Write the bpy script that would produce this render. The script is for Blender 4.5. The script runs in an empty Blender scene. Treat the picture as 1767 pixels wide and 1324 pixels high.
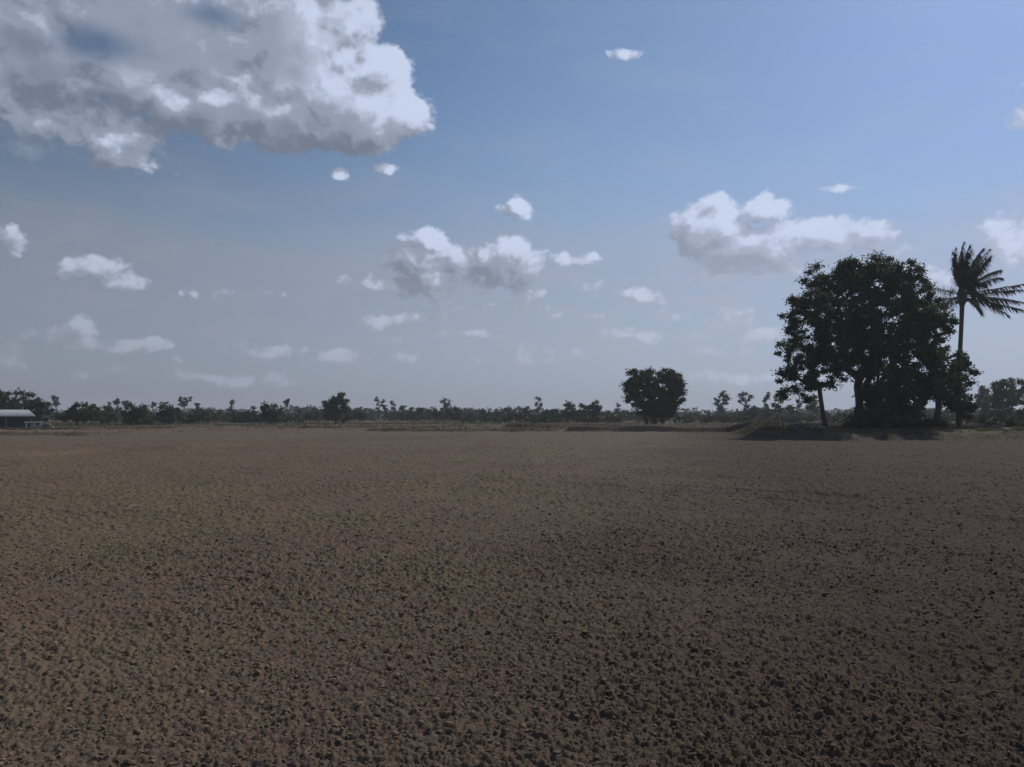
import bpy, math, random
import numpy as np
from math import radians as R, sin, cos, pi

scene = bpy.context.scene
col = scene.collection
rng = np.random.default_rng(7)
random.seed(7)

# ------------------------------------------------------------------ camera
W0, H0, FPX = 1767.0, 1324.0, 1387.0          # photograph size and focal length in its pixels
CAMH = 1.6
PITCH = math.atan(54.0 / FPX)
cam_d = bpy.data.cameras.new('camera')
cam = bpy.data.objects.new('camera', cam_d)
col.objects.link(cam)
cam.location = (0, 0, CAMH)
cam.rotation_euler = (pi / 2 + PITCH, 0, 0)
cam_d.lens = FPX * 36.0 / W0
cam_d.sensor_width = 36.0
cam_d.clip_start = 0.05
cam_d.clip_end = 6000
scene.camera = cam

def ray(px, py):
    a = (px - W0 / 2) / FPX
    b = -(py - H0 / 2) / FPX
    return np.array([a, cos(PITCH) - b * sin(PITCH), sin(PITCH) + b * cos(PITCH)])
def at(px, py, Y):
    r = ray(px, py)
    return np.array([0, 0, CAMH]) + r * (Y / r[1])
def ground_pt(px, py):
    r = ray(px, py)
    t = -CAMH / r[2]
    return (r[0] * t, r[1] * t)
def azel(px, py):
    r = ray(px, py)
    return math.atan2(r[0], r[1]), math.atan2(r[2], math.hypot(r[0], r[1]))

# ------------------------------------------------------------------ sun, exposure
SUN_AZ, SUN_EL = R(36), R(40)
sd = bpy.data.lights.new('sun', 'SUN')
sd.energy = 3.0
sd.angle = R(0.6)
sd.color = (1.0, 0.95, 0.88)
sun = bpy.data.objects.new('sun', sd)
col.objects.link(sun)
sun.rotation_euler = (pi / 2 - SUN_EL, 0, pi - SUN_AZ)
sun.location = (60, 40, 80)
vs = scene.view_settings
vs.view_transform = 'Standard'
vs.look = 'None'
vs.gamma = 1.0
vs.exposure = -0.65

# ------------------------------------------------------------------ node helpers
class NT:
    def __init__(s, t):
        s.t = t; s.n = t.nodes; s.l = t.links
    def new(s, ty, **kw):
        n = s.n.new(ty)
        for k, v in kw.items(): setattr(n, k, v)
        return n
    def put(s, sock, v):
        if isinstance(v, bpy.types.NodeSocket): s.l.new(v, sock)
        elif v is not None: sock.default_value = v
    def math(s, op, a, b=None, c=None, clamp=False):
        n = s.new('ShaderNodeMath', operation=op, use_clamp=clamp)
        s.put(n.inputs[0], a); s.put(n.inputs[1], b)
        if c is not None: s.put(n.inputs[2], c)
        return n.outputs[0]
    def vec(s, op, a, b=None, c=None):
        n = s.new('ShaderNodeVectorMath', operation=op)
        s.put(n.inputs[0], a)
        if b is not None: s.put(n.inputs[1], b)
        if c is not None: s.put(n.inputs[2], c)
        return n.outputs['Value'] if op in ('LENGTH', 'DOT_PRODUCT') else n.outputs[0]
    def mix(s, f, a, b):
        n = s.new('ShaderNodeMix', data_type='RGBA')
        s.put(n.inputs[0], f); s.put(n.inputs[6], a); s.put(n.inputs[7], b)
        return n.outputs[2]
    def ss(s, v, lo, hi, a=0.0, b=1.0):
        n = s.new('ShaderNodeMapRange', interpolation_type='SMOOTHSTEP')
        s.put(n.inputs[0], v)
        for i, x in enumerate((lo, hi, a, b)): s.put(n.inputs[i + 1], x)
        return n.outputs[0]
    def noise(s, v, scale, detail=4, rough=0.55, dist=0.0, color=False):
        n = s.new('ShaderNodeTexNoise')
        s.put(n.inputs['Vector'], v)
        n.inputs['Scale'].default_value = scale
        n.inputs['Detail'].default_value = detail
        n.inputs['Roughness'].default_value = rough
        n.inputs['Distortion'].default_value = dist
        return n.outputs['Color' if color else 'Fac']
def rgb(r, g, b): return (r, g, b, 1.0)

# ------------------------------------------------------------------ world: sky with clouds
world = bpy.data.worlds.new('World')
scene.world = world
world.use_nodes = True
w = NT(world.node_tree)
w.n.clear()
out = w.new('ShaderNodeOutputWorld')
bg = w.new('ShaderNodeBackground')
bg.inputs['Strength'].default_value = 0.1
w.l.new(bg.outputs[0], out.inputs[0])
sky = w.new('ShaderNodeTexSky', sky_type='NISHITA')
sky.sun_disc = False
sky.sun_elevation = SUN_EL
sky.sun_rotation = SUN_AZ
sky.altitude = 100
sky.air_density = 1.0
sky.dust_density = .5
sky.ozone_density = 2.0
tc = w.new('ShaderNodeTexCoord')
D = tc.outputs['Generated']
sep = w.new('ShaderNodeSeparateXYZ'); w.l.new(D, sep.inputs[0])
az = w.math('ARCTAN2', sep.outputs[0], sep.outputs[1])
el = w.math('ARCSINE', sep.outputs[2])
comb = w.new('ShaderNodeCombineXYZ')
w.l.new(az, comb.inputs[0]); w.l.new(el, comb.inputs[1])
AE = comb.outputs[0]

# each cloud: (px, py, half width, half height, weight) as seen in the photo, stored as azimuth/elevation
CL = [
 # the big cumulus, upper left
 (300, 45, 290, 150, 2.2), (520, 80, 170, 150, 2.2), (610, 190, 135, 75, 2.0), (440, 195, 240, 62, 2.0),
 (130, 205, 130, 62, 1.2), (60, 85, 150, 110, 2.0), (590, 30, 80, 80, 1.8), (665, 120, 62, 60, 1.6),
 (205, 238, 105, 58, 1.4), (700, 195, 58, 52, 1.6), (260, 262, 60, 26, .8), (560, 240, 120, 24, .8),
 # wisps under it
 (587, 299, 24, 13, 1.0), (677, 290, 23, 14, 1.0),
 # the middle pair over the field
 (722, 452, 66, 46, 1.6), (742, 415, 36, 32, 1.6), (700, 440, 34, 34, 1.2), (862, 452, 92, 48, 1.7),
 (880, 430, 50, 34, 1.5), (795, 452, 46, 28, 1.2), (760, 474, 120, 24, 1.0), (860, 484, 110, 20, .9), (890, 362, 46, 20, .75), (970, 443, 46, 17, .6),
 (690, 500, 120, 26, .85), (720, 552, 140, 22, .8), (780, 578, 120, 16, .7), (930, 500, 110, 26, .6), (850, 530, 160, 18, .55), (640, 610, 160, 12, .5), (880, 620, 150, 12, .45),
 # small ones low on the left
 (20, 408, 44, 24, .9), (160, 466, 46, 24, 1.0), (200, 486, 50, 20, 1.0), (90, 475, 42, 14, .6),
 (112, 566, 48, 32, .8), (140, 590, 34, 14, .6), (262, 597, 54, 18, .7), (315, 624, 34, 12, .55),
 (490, 603, 84, 16, .6), (585, 622, 96, 13, .6), (398, 500, 58, 16, .5), (8, 615, 36, 18, .6), (180, 640, 120, 12, .45), (400, 650, 160, 12, .4),
 # right-hand cumulus and its tail
 (1228, 392, 74, 60, 1.9), (1320, 362, 50, 32, 1.4), (1295, 432, 120, 44, 1.7), (1430, 412, 115, 34, 1.6),
 (1500, 407, 60, 34, 1.4), (1550, 432, 44, 16, .8), (1145, 430, 24, 16, .6), (1330, 462, 160, 24, .7),
 (1453, 329, 30, 10, .8), (1738, 408, 56, 40, 1.0), (1640, 478, 90, 24, .5), (1500, 470, 120, 25, .7),
 (1108, 515, 56, 22, .8), (1265, 552, 54, 32, .95), (1310, 578, 70, 16, .7), (1130, 579, 100, 18, .65),
 (1240, 604, 110, 12, .55), (970, 605, 110, 12, .5), (1050, 545, 140, 14, .4), (1300, 645, 160, 10, .4),
 (1065, 89, 40, 10, .42), (1063, 121, 34, 9, .3), (1765, 190, 22, 30, .3),
]
# brighter (+) and greyer (-) stretches of cloud: (px, py, rx, ry, amount)
SH = [
 (560, 90, 150, 110, .50), (690, 180, 75, 90, .50), (250, 142, 85, 34, .42), (375, 148, 40, 34, .42),
 (160, 255, 110, 36, .12), (180, 30, 150, 40, .1), (520, 160, 110, 26, .2),
 (360, 222, 330, 36, -.22), (40, 110, 130, 120, -.18), (420, 95, 90, 34, -.08), (110, 180, 70, 34, -.12),
 (700, 462, 60, 32, -.12), (860, 474, 70, 22, -.12), (1310, 452, 120, 26, -.20), (1390, 466, 80, 22, -.16),
 (1230, 375, 90, 60, .2), (1430, 400, 140, 26, .22), (1740, 400, 60, 50, .3), (1340, 350, 60, 30, .3), (1440, 395, 120, 24, .15), (740, 408, 40, 20, .3), (890, 420, 60, 24, .3),
 (170, 455, 60, 22, .2), (1260, 562, 44, 18, -.2), (720, 520, 200, 50, -.12),
 (1050, 350, 2000, 2000, 0.0),
]
HOLES = [(170, 66, 75, 34, 1.75), (365, 22, 62, 22, 1.5), (215, 250, 18, 9, .8),
         (10, 265, 80, 50, 1.6), (330, 285, 60, 26, 1.0)]

def blob_field(g, P, lst, mode):
    acc = None
    for (px, py, rx, ry, wt) in lst:
        a, e = azel(px, py)
        sx, sy = FPX / rx, FPX / ry
        q = g.vec('MULTIPLY_ADD', P, (sx, sy, 0.0), (-a * sx, -e * sy, 0.0))
        L = g.vec('LENGTH', q)
        if mode == 'max':
            v = g.math('MULTIPLY_ADD', L, -wt, wt)
            acc = v if acc is None else g.math('MAXIMUM', acc, v)
        else:
            v = g.math('MULTIPLY', g.ss(L, 1.25, 0.0), wt)
            acc = v if acc is None else g.math('ADD', acc, v)
    return acc

grp = bpy.data.node_groups.new('cloud_field', 'ShaderNodeTree')
grp.interface.new_socket('AzEl', in_out='INPUT', socket_type='NodeSocketVector')
grp.interface.new_socket('Field', in_out='OUTPUT', socket_type='NodeSocketFloat')
grp.interface.new_socket('Fine', in_out='OUTPUT', socket_type='NodeSocketFloat')
grp.interface.new_socket('Gap', in_out='OUTPUT', socket_type='NodeSocketFloat')
g = NT(grp)
gi = g.new('NodeGroupInput'); go = g.new('NodeGroupOutput')
P0 = gi.outputs[0]
wn = g.noise(P0, 9.0, 5, .6, color=True)
wv = g.vec('MULTIPLY_ADD', wn, (.05, .035, 0), (-.025, -.0175, 0))
P = g.vec('ADD', P0, wv)
F = blob_field(g, P, CL, 'max')
Hh = blob_field(g, P, HOLES, 'sum')
PS = g.vec('MULTIPLY', P, (1, 1.25, 1))
vor = g.new('ShaderNodeTexVoronoi', feature='SMOOTH_F1')
vor.inputs['Smoothness'].default_value = .35
g.put(vor.inputs['Vector'], PS)
vor.inputs['Scale'].default_value = 26
vor.inputs['Detail'].default_value = 3.0
vor.inputs['Roughness'].default_value = .55
bil = g.math('SUBTRACT', .55, vor.outputs['Distance'])
nz = g.noise(PS, 15, 9, .54)
nn = g.math('MULTIPLY_ADD', nz, 1.7, -0.85)
nz2 = g.noise(PS, 52, 6, .6)
n2 = g.math('MULTIPLY_ADD', bil, .75, g.math('ADD', nn, g.math('MULTIPLY_ADD', nz2, .7, -.35)))
g.l.new(g.math('ADD', F, n2), go.inputs[0])
g.l.new(n2, go.inputs[1])
g.l.new(Hh, go.inputs[2])

def field(vecsock):
    n = w.new('ShaderNodeGroup'); n.node_tree = grp
    w.l.new(vecsock, n.inputs[0])
    return n.outputs[0], n.outputs[1], n.outputs[2]
F1, N1, GAP = field(AE)
F2, N2, _g2 = field(w.vec('ADD', AE, (.012, .017, 0)))
alpha = w.math('MULTIPLY', w.ss(F1, -.32, .16), w.math('SUBTRACT', 1.0, w.math('MINIMUM', w.math('MULTIPLY', GAP, .55), .88)))
dens = w.ss(F1, .15, 2.0)
rel = w.math('SUBTRACT', w.math('MINIMUM', F1, .95), w.math('MINIMUM', F2, .95))
rel = w.math('MULTIPLY', rel, .50)
reln = w.math('MULTIPLY', w.math('SUBTRACT', N1, N2), w.ss(el, .34, .24, .09, .22))
mott = w.noise(AE, 7.0, 5, .5)
mott2 = w.noise(w.vec('ADD', AE, (.022, .026, 0)), 7.0, 5, .5)
bill = w.math('MULTIPLY', w.math('SUBTRACT', mott, mott2), .9)
shade = w.math('ADD', w.math('MULTIPLY', blob_field(w, AE, SH[:-1], 'sum'), .72), w.math('MULTIPLY_ADD', mott, .14, -.07))
shade = w.math('ADD', shade, bill)
br = w.ss(w.math('ADD', w.math('ADD', w.math('ADD', rel, reln), shade), .46), -.15, 1.2)
# cloud tone from grey base to sunlit white, dimmer on the side away from the sun
cr = w.new('ShaderNodeValToRGB')
w.l.new(br, cr.inputs[0])
e = cr.color_ramp.elements
e[0].position = 0.0; e[0].color = rgb(2.8, 3.3, 4.4)
e[1].position = 1.0; e[1].color = rgb(9.2, 10.5, 13.2)
cr.color_ramp.interpolation = 'EASE'
m = cr.color_ramp.elements.new(.5); m.color = rgb(4.8, 5.5, 7.0)
ccol = w.mix(w.ss(az, -.1, .5, 0, .42), cr.outputs[0], rgb(7.6, 8.8, 11.4))
# gradient of the clear sky: Nishita, cooled slightly, with whitish air low down
azn = w.ss(az, -.75, .8)                       # towards the sun
lowcol = w.mix(azn, rgb(3.75, 4.22, 5.3), rgb(6.6, 7.6, 10.0))
hz = w.math('MAXIMUM', w.math('POWER', w.ss(el, .46, .0), 1.25), w.ss(w.math('ADD', el, w.math('MULTIPLY_ADD', w.noise(w.vec('MULTIPLY', AE, (1, 3, 1)), 3.5, 5, .55), .16, -.08)), 0.31, .16, 0, .88))
veil = w.noise(w.vec('MULTIPLY', AE, (1, 3.2, 1)), 4.5, 7, .6, .3)
veil = w.ss(veil, .42, .75, 0, .34)
streak = w.noise(w.vec('MULTIPLY', AE, (1, 2.6, 1)), 13, 8, .62, .5)
streak = w.math('MULTIPLY', w.ss(streak, .44, .68, 0, .62), w.math('MULTIPLY', w.ss(el, .30, .12), w.ss(el, .0, .06)))
veil = w.math('MAXIMUM', veil, streak)
veil = w.math('MULTIPLY', veil, w.ss(el, .75, .1))
tint = w.mix(1.0, sky.outputs[0], rgb(1, 1, 1)); 
tn = tint.node; tn.blend_type = 'MULTIPLY'; w.l.new(w.mix(w.ss(az, .0, .62), w.mix(w.ss(az, -.62, .12), rgb(.74, .79, .83), rgb(.99, 1.12, 1.22)), rgb(.81, 1.02, 1.32)), tn.inputs[7])
clear = w.mix(w.math('MULTIPLY', hz, .92), tint, lowcol)
clear = w.mix(veil, clear, w.mix(azn, rgb(4.1, 4.5, 5.5), rgb(7.3, 8.1, 9.9)))
ccol = w.mix(w.ss(el, .25, .04, 0, .74), ccol, w.mix(azn, rgb(4.5, 4.9, 5.8), rgb(7.6, 8.4, 10.2)))
gain = w.mix(azn, rgb(.92, .92, .93), rgb(1.12, 1.12, 1.14))
gm = w.mix(1.0, ccol, gain); gm.node.blend_type = 'MULTIPLY'
final = w.mix(alpha, clear, gm)
w.l.new(final, bg.inputs['Color'])
world.cycles.sampling_method = 'MANUAL'
world.cycles.sample_map_resolution = 512

# ------------------------------------------------------------------ object helpers
def setp(o, label=None, cat=None, group=None, kind=None):
    if label: o['label'] = label
    if cat: o['category'] = cat
    if group: o['group'] = group
    if kind: o['kind'] = kind
    return o
def link(name, me, mat=None, parent=None, loc=None):
    o = bpy.data.objects.new(name, me)
    col.objects.link(o)
    if mat is not None and not me.materials: me.materials.append(mat)
    if parent is not None: o.parent = parent
    if loc is not None: o.location = loc
    return o
def empty(name, loc):
    o = bpy.data.objects.new(name, None); col.objects.link(o); o.location = loc
    o.empty_display_size = .5
    return o
def np_mesh(name, V, Fq, smooth=False):
    """V (n,3) float, Fq (m,k) int faces all with k corners"""
    me = bpy.data.meshes.new(name)
    V = np.asarray(V, np.float32); Fq = np.asarray(Fq, np.int32)
    me.vertices.add(len(V)); me.vertices.foreach_set('co', V.ravel())
    k = Fq.shape[1]
    me.loops.add(Fq.size); me.loops.foreach_set('vertex_index', Fq.ravel())
    me.polygons.add(len(Fq)); me.polygons.foreach_set('loop_start', np.arange(0, Fq.size, k, dtype=np.int32))
    if smooth: me.polygons.foreach_set('use_smooth', np.ones(len(Fq), bool))
    me.update(calc_edges=True)
    return me

# value noise in numpy
def _h(ix, iy, s):
    h = (ix.astype(np.int64) * 374761393 + iy.astype(np.int64) * 668265263 + s * 1442695041) & 0xffffffff
    h = ((h ^ (h >> 13)) * 1274126177) & 0xffffffff
    return ((h ^ (h >> 16)) & 0xffffff) / float(0xffffff)
def vnoise(x, y, s=0):
    ix = np.floor(x); iy = np.floor(y); fx = x - ix; fy = y - iy
    fx = fx * fx * (3 - 2 * fx); fy = fy * fy * (3 - 2 * fy)
    a = _h(ix, iy, s); b = _h(ix + 1, iy, s); c = _h(ix, iy + 1, s); d = _h(ix + 1, iy + 1, s)
    return (a * (1 - fx) + b * fx) * (1 - fy) + (c * (1 - fx) + d * fx) * fy
def fbm(x, y, o=4, s=0, g=.5):
    r = 0; a = 1; t = 0
    for i in range(o):
        r = r + a * vnoise(x * 2 ** i + 17.3 * i, y * 2 ** i - 9.1 * i, s + i); t += a; a *= g
    return r / t
def clods(x, y, s, dens=.8):
    """lumpy soil: rounded, tilted lumps, one per jittered cell, 0..1 high"""
    ix = np.floor(x); iy = np.floor(y)
    best = np.zeros_like(x)
    for dx in (-1, 0, 1):
        for dy in (-1, 0, 1):
            cx, cy = ix + dx, iy + dy
            r0 = _h(cx, cy, s + 3)
            rad = .28 + .42 * r0
            ang = _h(cx, cy, s + 5) * 6.28
            qx = x - (cx + _h(cx, cy, s)); qy = y - (cy + _h(cx, cy, s + 1))
            ca, sa = np.cos(ang), np.sin(ang)
            u = (qx * ca + qy * sa) / rad; v = (-qx * sa + qy * ca) / (rad * .72)
            d = u * u + v * v
            hgt = np.sqrt(np.clip(1 - d, 0, 1)) * rad * 1.4 * (_h(cx, cy, s + 7) < dens) * (1 + .35 * u)
            best = np.maximum(best, hgt)
    return best

# ------------------------------------------------------------------ the lie of the land
def seg_dist(x, y, pts):
    d = np.full_like(x, 1e9)
    for (x0, y0), (x1, y1) in zip(pts[:-1], pts[1:]):
        vx, vy = x1 - x0, y1 - y0; L2 = vx * vx + vy * vy
        t = np.clip(((x - x0) * vx + (y - y0) * vy) / L2, 0, 1)
        d = np.minimum(d, np.hypot(x - x0 - t * vx, y - y0 - t * vy))
    return d
def gl(*pp): return [ground_pt(*p) for p in pp]
BUNDS = [  # polyline on the ground, half width, height, grassiness
 (gl((985, 745.5), (1150, 746.5), (1300, 747.5), (1340, 750)), .50, .55, .2),
 (gl((640, 744.5), (760, 745.5), (960, 746)), .45, .30, .4),
 (gl((-200, 752), (150, 752.5), (390, 747), (600, 742.5), (700, 741)), .45, .30, .12),
 (gl((-150, 800), (60, 789), (180, 781), (300, 777), (420, 771), (540, 766), (660, 761.5), (800, 757)), .30, .20, 0),
 (gl((880, 739.5), (1000, 739.5), (1120, 740.5), (1260, 738)), .7, .6, .3),
 (gl((150, 744), (300, 742), (520, 737)), .9, .3, .5),
 (gl((560, 737), (800, 736), (1000, 733)), 1.2, .35, .4),
 (gl((1180, 736), (1300, 735.5), (1420, 735)), 1.1, .35, .3),
]
RUTS = [(gl((1150, 836), (1400, 854), (1640, 874), (1767, 886), (1900, 900)), .15, .055),
        (gl((1150, 846), (1400, 866), (1640, 889), (1800, 905)), .13, .04)]
M_FRONT = np.array([ground_pt(1300, 757), ground_pt(1480, 765), ground_pt(1900, 763)])
def mound(x, y):
    """raised grassy ground under the big trees, its edge wavering"""
    front = np.interp(x, [11.0, 14.5, 20, 31, 60, 160], [70, 56.5, 47.5, 48.5, 50, 55]) + 1.6 * (fbm(x * .5, y * 0 + 3, 3, 61) - .5) * 2
    a = np.clip((y - front) / 3.0, 0, 1)
    b = np.clip((x - (15.0 + .30 * (y - 57))) / 2.5, 0, 1)
    c = np.clip((98 - y) / 10, 0, 1)
    return (a * a * (3 - 2 * a)) * b * c
def land(x, y):
    r = np.hypot(x, y)
    z = .10 * (fbm(x * .09, y * .09, 3, 40) - .5) * np.clip(r / 25, 0, 1)
    z = z + .55 * mound(x, y) * (.8 + .4 * fbm(x * .35, y * .35, 3, 44))
    z = z - 0.0 * r
    for pts, hw, h, gr in BUNDS:
        d = seg_dist(x, y, pts)
        wob = .75 + .5 * vnoise(x * .45, y * .45, 77)
        z = z + h * wob * np.exp(-(d / hw) ** 2)
    for pts, hw, h in RUTS:
        d = seg_dist(x, y, pts)
        z = z - h * np.exp(-(d / hw) ** 2)
    return z
def grassy(x, y):
    """0 = tilled soil, 1 = dry grass / weeds"""
    n = fbm(x * .12, y * .12, 4, 52)
    far = np.clip((y - 84 - 30 * (n - .5)) / 14, 0, 1)
    gmask = far * np.clip((fbm(x * .03, y * .07, 3, 58) - .33) * 4, .25, 1)
    gmask = np.maximum(gmask, mound(x, y) * 1.0)
    for pts, hw, h, gr in BUNDS:
        gmask = np.maximum(gmask, gr * np.exp(-(seg_dist(x, y, pts) / (hw * 1.5)) ** 2))
    return np.clip(gmask, 0, 1)
def gz(x, y):
    return float(land(np.array([float(x)]), np.array([float(y)]))[0])

def micro(xs, ys, rs):
    """crumbled surface of the tilled soil"""
    wx = xs + .035 * (fbm(xs * 9, ys * 9, 2, 3) - .5); wy = ys + .035 * (fbm(xs * 9 + 40, ys * 9, 2, 4) - .5)
    rough = .55 + .9 * np.clip(fbm(xs * .55, ys * .55, 3, 12), 0, 1)
    hsum = np.zeros_like(xs)
    for (sp, am, r1, sd_) in ((.018, .008, 9, 101), (.028, .0150, 24, 102), (.048, .0185, 60, 103), (.13, .034, 200, 104)):
        k = np.clip(1.6 - rs / r1, 0, 1)
        if sp > .1: k = k * np.clip(.12 + rs / 22, 0, 1)
        sel = k > 0
        c = np.zeros_like(xs)
        c[sel] = clods(wx[sel] / sp, wy[sel] / sp, sd_, .78)
        hsum = hsum + c * am * k
    hsum += .010 * fbm(xs * 26, ys * 26, 3, 9) * np.clip(1.5 - rs / 14, 0, 1)
    hsum += .02 * fbm(xs * 2.6, ys * 2.6, 3, 21)
    hsum += .10 * fbm(xs * .8, ys * .8, 2, 25) * np.clip(rs / 15, 0, 1)
    return hsum * rough - .05

def build_ground():
    fine = np.arange(-R(47), R(47), .0017)
    side = np.arange(R(47), R(78), .0042)
    back = np.arange(R(78), 2 * pi - R(78), R(2.0))
    th = np.concatenate([-side[::-1], fine, side, back])
    r = [.4]
    while r[-1] < 1000:
        q = r[-1]
        st = .03 if q < 1.6 else (.0026 if q < 13 else .0033 if q < 30 else (.0028 if q < 112 else (.012 if q < 400 else .08)))
        r.append(q * (1 + st))
    r = np.array(r)
    T, RR = np.meshgrid(th, r)
    x = (RR * np.sin(T)).ravel(); y = (RR * np.cos(T)).ravel(); rr = RR.ravel()
    z = land(x, y)
    infront = (np.abs((T.ravel() + pi) % (2 * pi) - pi) < R(78.5))
    soil = 1 - .75 * grassy(x, y)
    near = (rr < 140) & infront
    xs, ys, rs = x[near], y[near], rr[near]
    z[near] += micro(xs, ys, rs) * soil[near]
    V = np.stack([x, y, z], 1)
    nt, nr = len(th), len(r)
    i = np.arange(nr - 1)[:, None] * nt; j = np.arange(nt)[None, :]; j2 = (j + 1) % nt
    Fq = np.stack([i + j, i + nt + j, i + nt + j2, i + j2], -1).reshape(-1, 4)[:, ::-1]
    # centre cap
    c = len(V)
    V = np.vstack([V, [[0, 0, float(z[:nt].mean())]]])
    me = np_mesh('ground', V, Fq, smooth=True)
    cap_j = np.arange(nt)
    at_ = me.attributes.new('grass', 'FLOAT', 'POINT')
    gv = np.append(grassy(x, y), 0).astype(np.float32)
    at_.data.foreach_set('value', gv)
    o = link('ground', me, M_ground)
    setp(o, kind='structure')
    # small disc under the camera closes the fan
    cv = np.vstack([V[:nt], [[0, 0, float(z[:nt].mean())]]])
    f2 = np.stack([cap_j, (cap_j + 1) % nt, np.full(nt, nt)], 1)
    o2 = link('ground', np_mesh('ground_centre', cv, f2[:, ::-1]), M_ground)
    setp(o2, kind='structure')

# ------------------------------------------------------------------ materials
def mat(name):
    m = bpy.data.materials.new(name); m.use_nodes = True
    t = NT(m.node_tree)
    return m, t, t.n['Principled BSDF']
def soil_colour(t, geo):
    """mottled earth; sun-side falloff painted in: paler on the left, darker and redder right"""
    n1 = t.noise(geo, .22, 5, .6)
    n2 = t.noise(geo, 2.3, 5, .6)
    n3 = t.noise(geo, 26, 4, .65)
    n4 = t.noise(geo, 9, 6, .75)
    sx_ = t.new('ShaderNodeSeparateXYZ'); t.l.new(geo, sx_.inputs[0])
    sun_falloff = t.math('ADD', t.math('MULTIPLY_ADD', sx_.outputs[1], -.22, sx_.outputs[0]), t.math('MULTIPLY_ADD', t.noise(geo, .16, 5, .6), 6, -3))
    c = t.mix(t.ss(n1, .35, .65), rgb(.205, .142, .096), rgb(.218, .162, .098))
    c = t.mix(t.ss(n2, .35, .75, 0, .4), c, rgb(.165, .117, .081))
    c = t.mix(t.ss(sun_falloff, -4.5, 3.5), c, t.mix(t.ss(n2, .35, .7), rgb(.116, .075, .055), rgb(.097, .063, .046)))  # shading towards the sunward right, painted into the soil colour
    hi = t.mix(1.0, c, rgb(1.45, 1.45, 1.45)); hi.node.blend_type = 'MULTIPLY'
    lo = t.mix(1.0, c, rgb(.68, .67, .66)); lo.node.blend_type = 'MULTIPLY'
    n5 = t.noise(geo, 4.2, 7, .8)
    c = t.mix(t.ss(n5, .54, .70, 0, .3), c, lo)
    c = t.mix(t.ss(n3, .5, .8, 0, .6), c, hi)
    return t.mix(t.ss(n4, .56, .72, 0, .25), c, lo)
M_ground, t, b = mat('tilled_soil')
geo = t.new('ShaderNodeNewGeometry').outputs['Position']
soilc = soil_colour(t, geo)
gatt = t.new('ShaderNodeAttribute', attribute_name='grass').outputs['Fac']
ng = t.noise(geo, .6, 6, .65)
ngl = t.noise(t.vec('MULTIPLY', geo, (.35, 1, 1)), .10, 4, .6)
grassc = t.mix(t.ss(ng, .35, .68), rgb(.090, .080, .040), rgb(.20, .158, .092))
grassc = t.mix(t.ss(ngl, .45, .62), grassc, rgb(.100, .075, .050))
gf = t.ss(t.math('ADD', gatt, t.math('MULTIPLY_ADD', t.noise(geo, 1.7, 5, .6), .8, -.4)), .25, .6)
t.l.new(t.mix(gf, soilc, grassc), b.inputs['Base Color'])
b.inputs['Roughness'].default_value = .95
b.inputs['Specular IOR Level'].default_value = .12
bmp = t.new('ShaderNodeBump'); bmp.inputs['Strength'].default_value = .7; bmp.inputs['Distance'].default_value = .012
t.l.new(t.noise(geo, 55, 6, .7), bmp.inputs['Height']); t.l.new(bmp.outputs[0], b.inputs['Normal'])

M_clod, t, b = mat('soil_lump')
oi = t.new('ShaderNodeNewGeometry')
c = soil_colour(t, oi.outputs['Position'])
tn_ = t.mix(oi.outputs['Random Per Island'], rgb(1.1, 1.07, 1.03), rgb(1.7, 1.65, 1.55)); mm = t.mix(1.0, c, tn_); mm.node.blend_type = 'MULTIPLY'; c = mm
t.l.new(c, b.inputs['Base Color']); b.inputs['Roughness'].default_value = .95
b.inputs['Specular IOR Level'].default_value = .12
bmp = t.new('ShaderNodeBump'); bmp.inputs['Strength'].default_value = .8; bmp.inputs['Distance'].default_value = .006
t.l.new(t.noise(oi.outputs['Position'], 120, 5, .7), bmp.inputs['Height']); t.l.new(bmp.outputs[0], b.inputs['Normal'])

def leaf_mat(name, dark, light, extra=None, trans=.25, spec=.25):
    m, t, b = mat(name)
    gn = t.new('ShaderNodeNewGeometry')
    big = t.noise(gn.outputs['Position'], .55, 3, .5)
    c = t.mix(gn.outputs['Random Per Island'], rgb(*dark), rgb(*light))
    c2 = t.mix(t.ss(big, .4, .65), c, t.mix(.5, c, rgb(*[min(1, v * 1.5) for v in light])))
    if extra is not None:
        c2 = t.mix(t.ss(t.noise(gn.outputs['Position'], .8, 2, .5), .56, .66, 0, .7), c2, rgb(*extra))
    t.l.new(c2, b.inputs['Base Color'])
    b.inputs['Roughness'].default_value = .6
    b.inputs['Specular IOR Level'].default_value = spec
    tr = t.new('ShaderNodeBsdfTranslucent'); t.l.new(c2, tr.inputs['Color'])
    mx = t.new('ShaderNodeMixShader'); mx.inputs[0].default_value = trans
    t.l.new(b.outputs[0], mx.inputs[1]); t.l.new(tr.outputs[0], mx.inputs[2])
    t.l.new(mx.outputs[0], t.n['Material Output'].inputs[0])
    return m
L_DARK = leaf_mat('dark_leaf', (.036, .058, .022), (.080, .120, .042), trans=.45, spec=.3)
L_MANGO = leaf_mat('mango_leaf', (.036, .050, .022), (.080, .100, .040), (.080, .058, .032), trans=.3)
L_GREEN = leaf_mat('green_leaf', (.036, .058, .024), (.080, .112, .044), trans=.3)
L_OLIVE = leaf_mat('olive_leaf', (.045, .046, .026), (.095, .088, .048), (.075, .058, .036))
L_PALE = leaf_mat('pale_leaf', (.050, .060, .045), (.095, .110, .080))
L_PALM = leaf_mat('palm_leaf', (.040, .044, .022), (.095, .095, .048))
L_PALMDRY = leaf_mat('dry_palm_leaf', (.10, .078, .050), (.20, .165, .11))
L_GRASS = leaf_mat('grass_blade', (.060, .058, .026), (.17, .14, .08), trans=.4)
L_BELT = leaf_mat('thicket_leaf', (.026, .040, .020), (.055, .072, .034), (.045, .038, .026), trans=.12, spec=.05)
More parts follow.
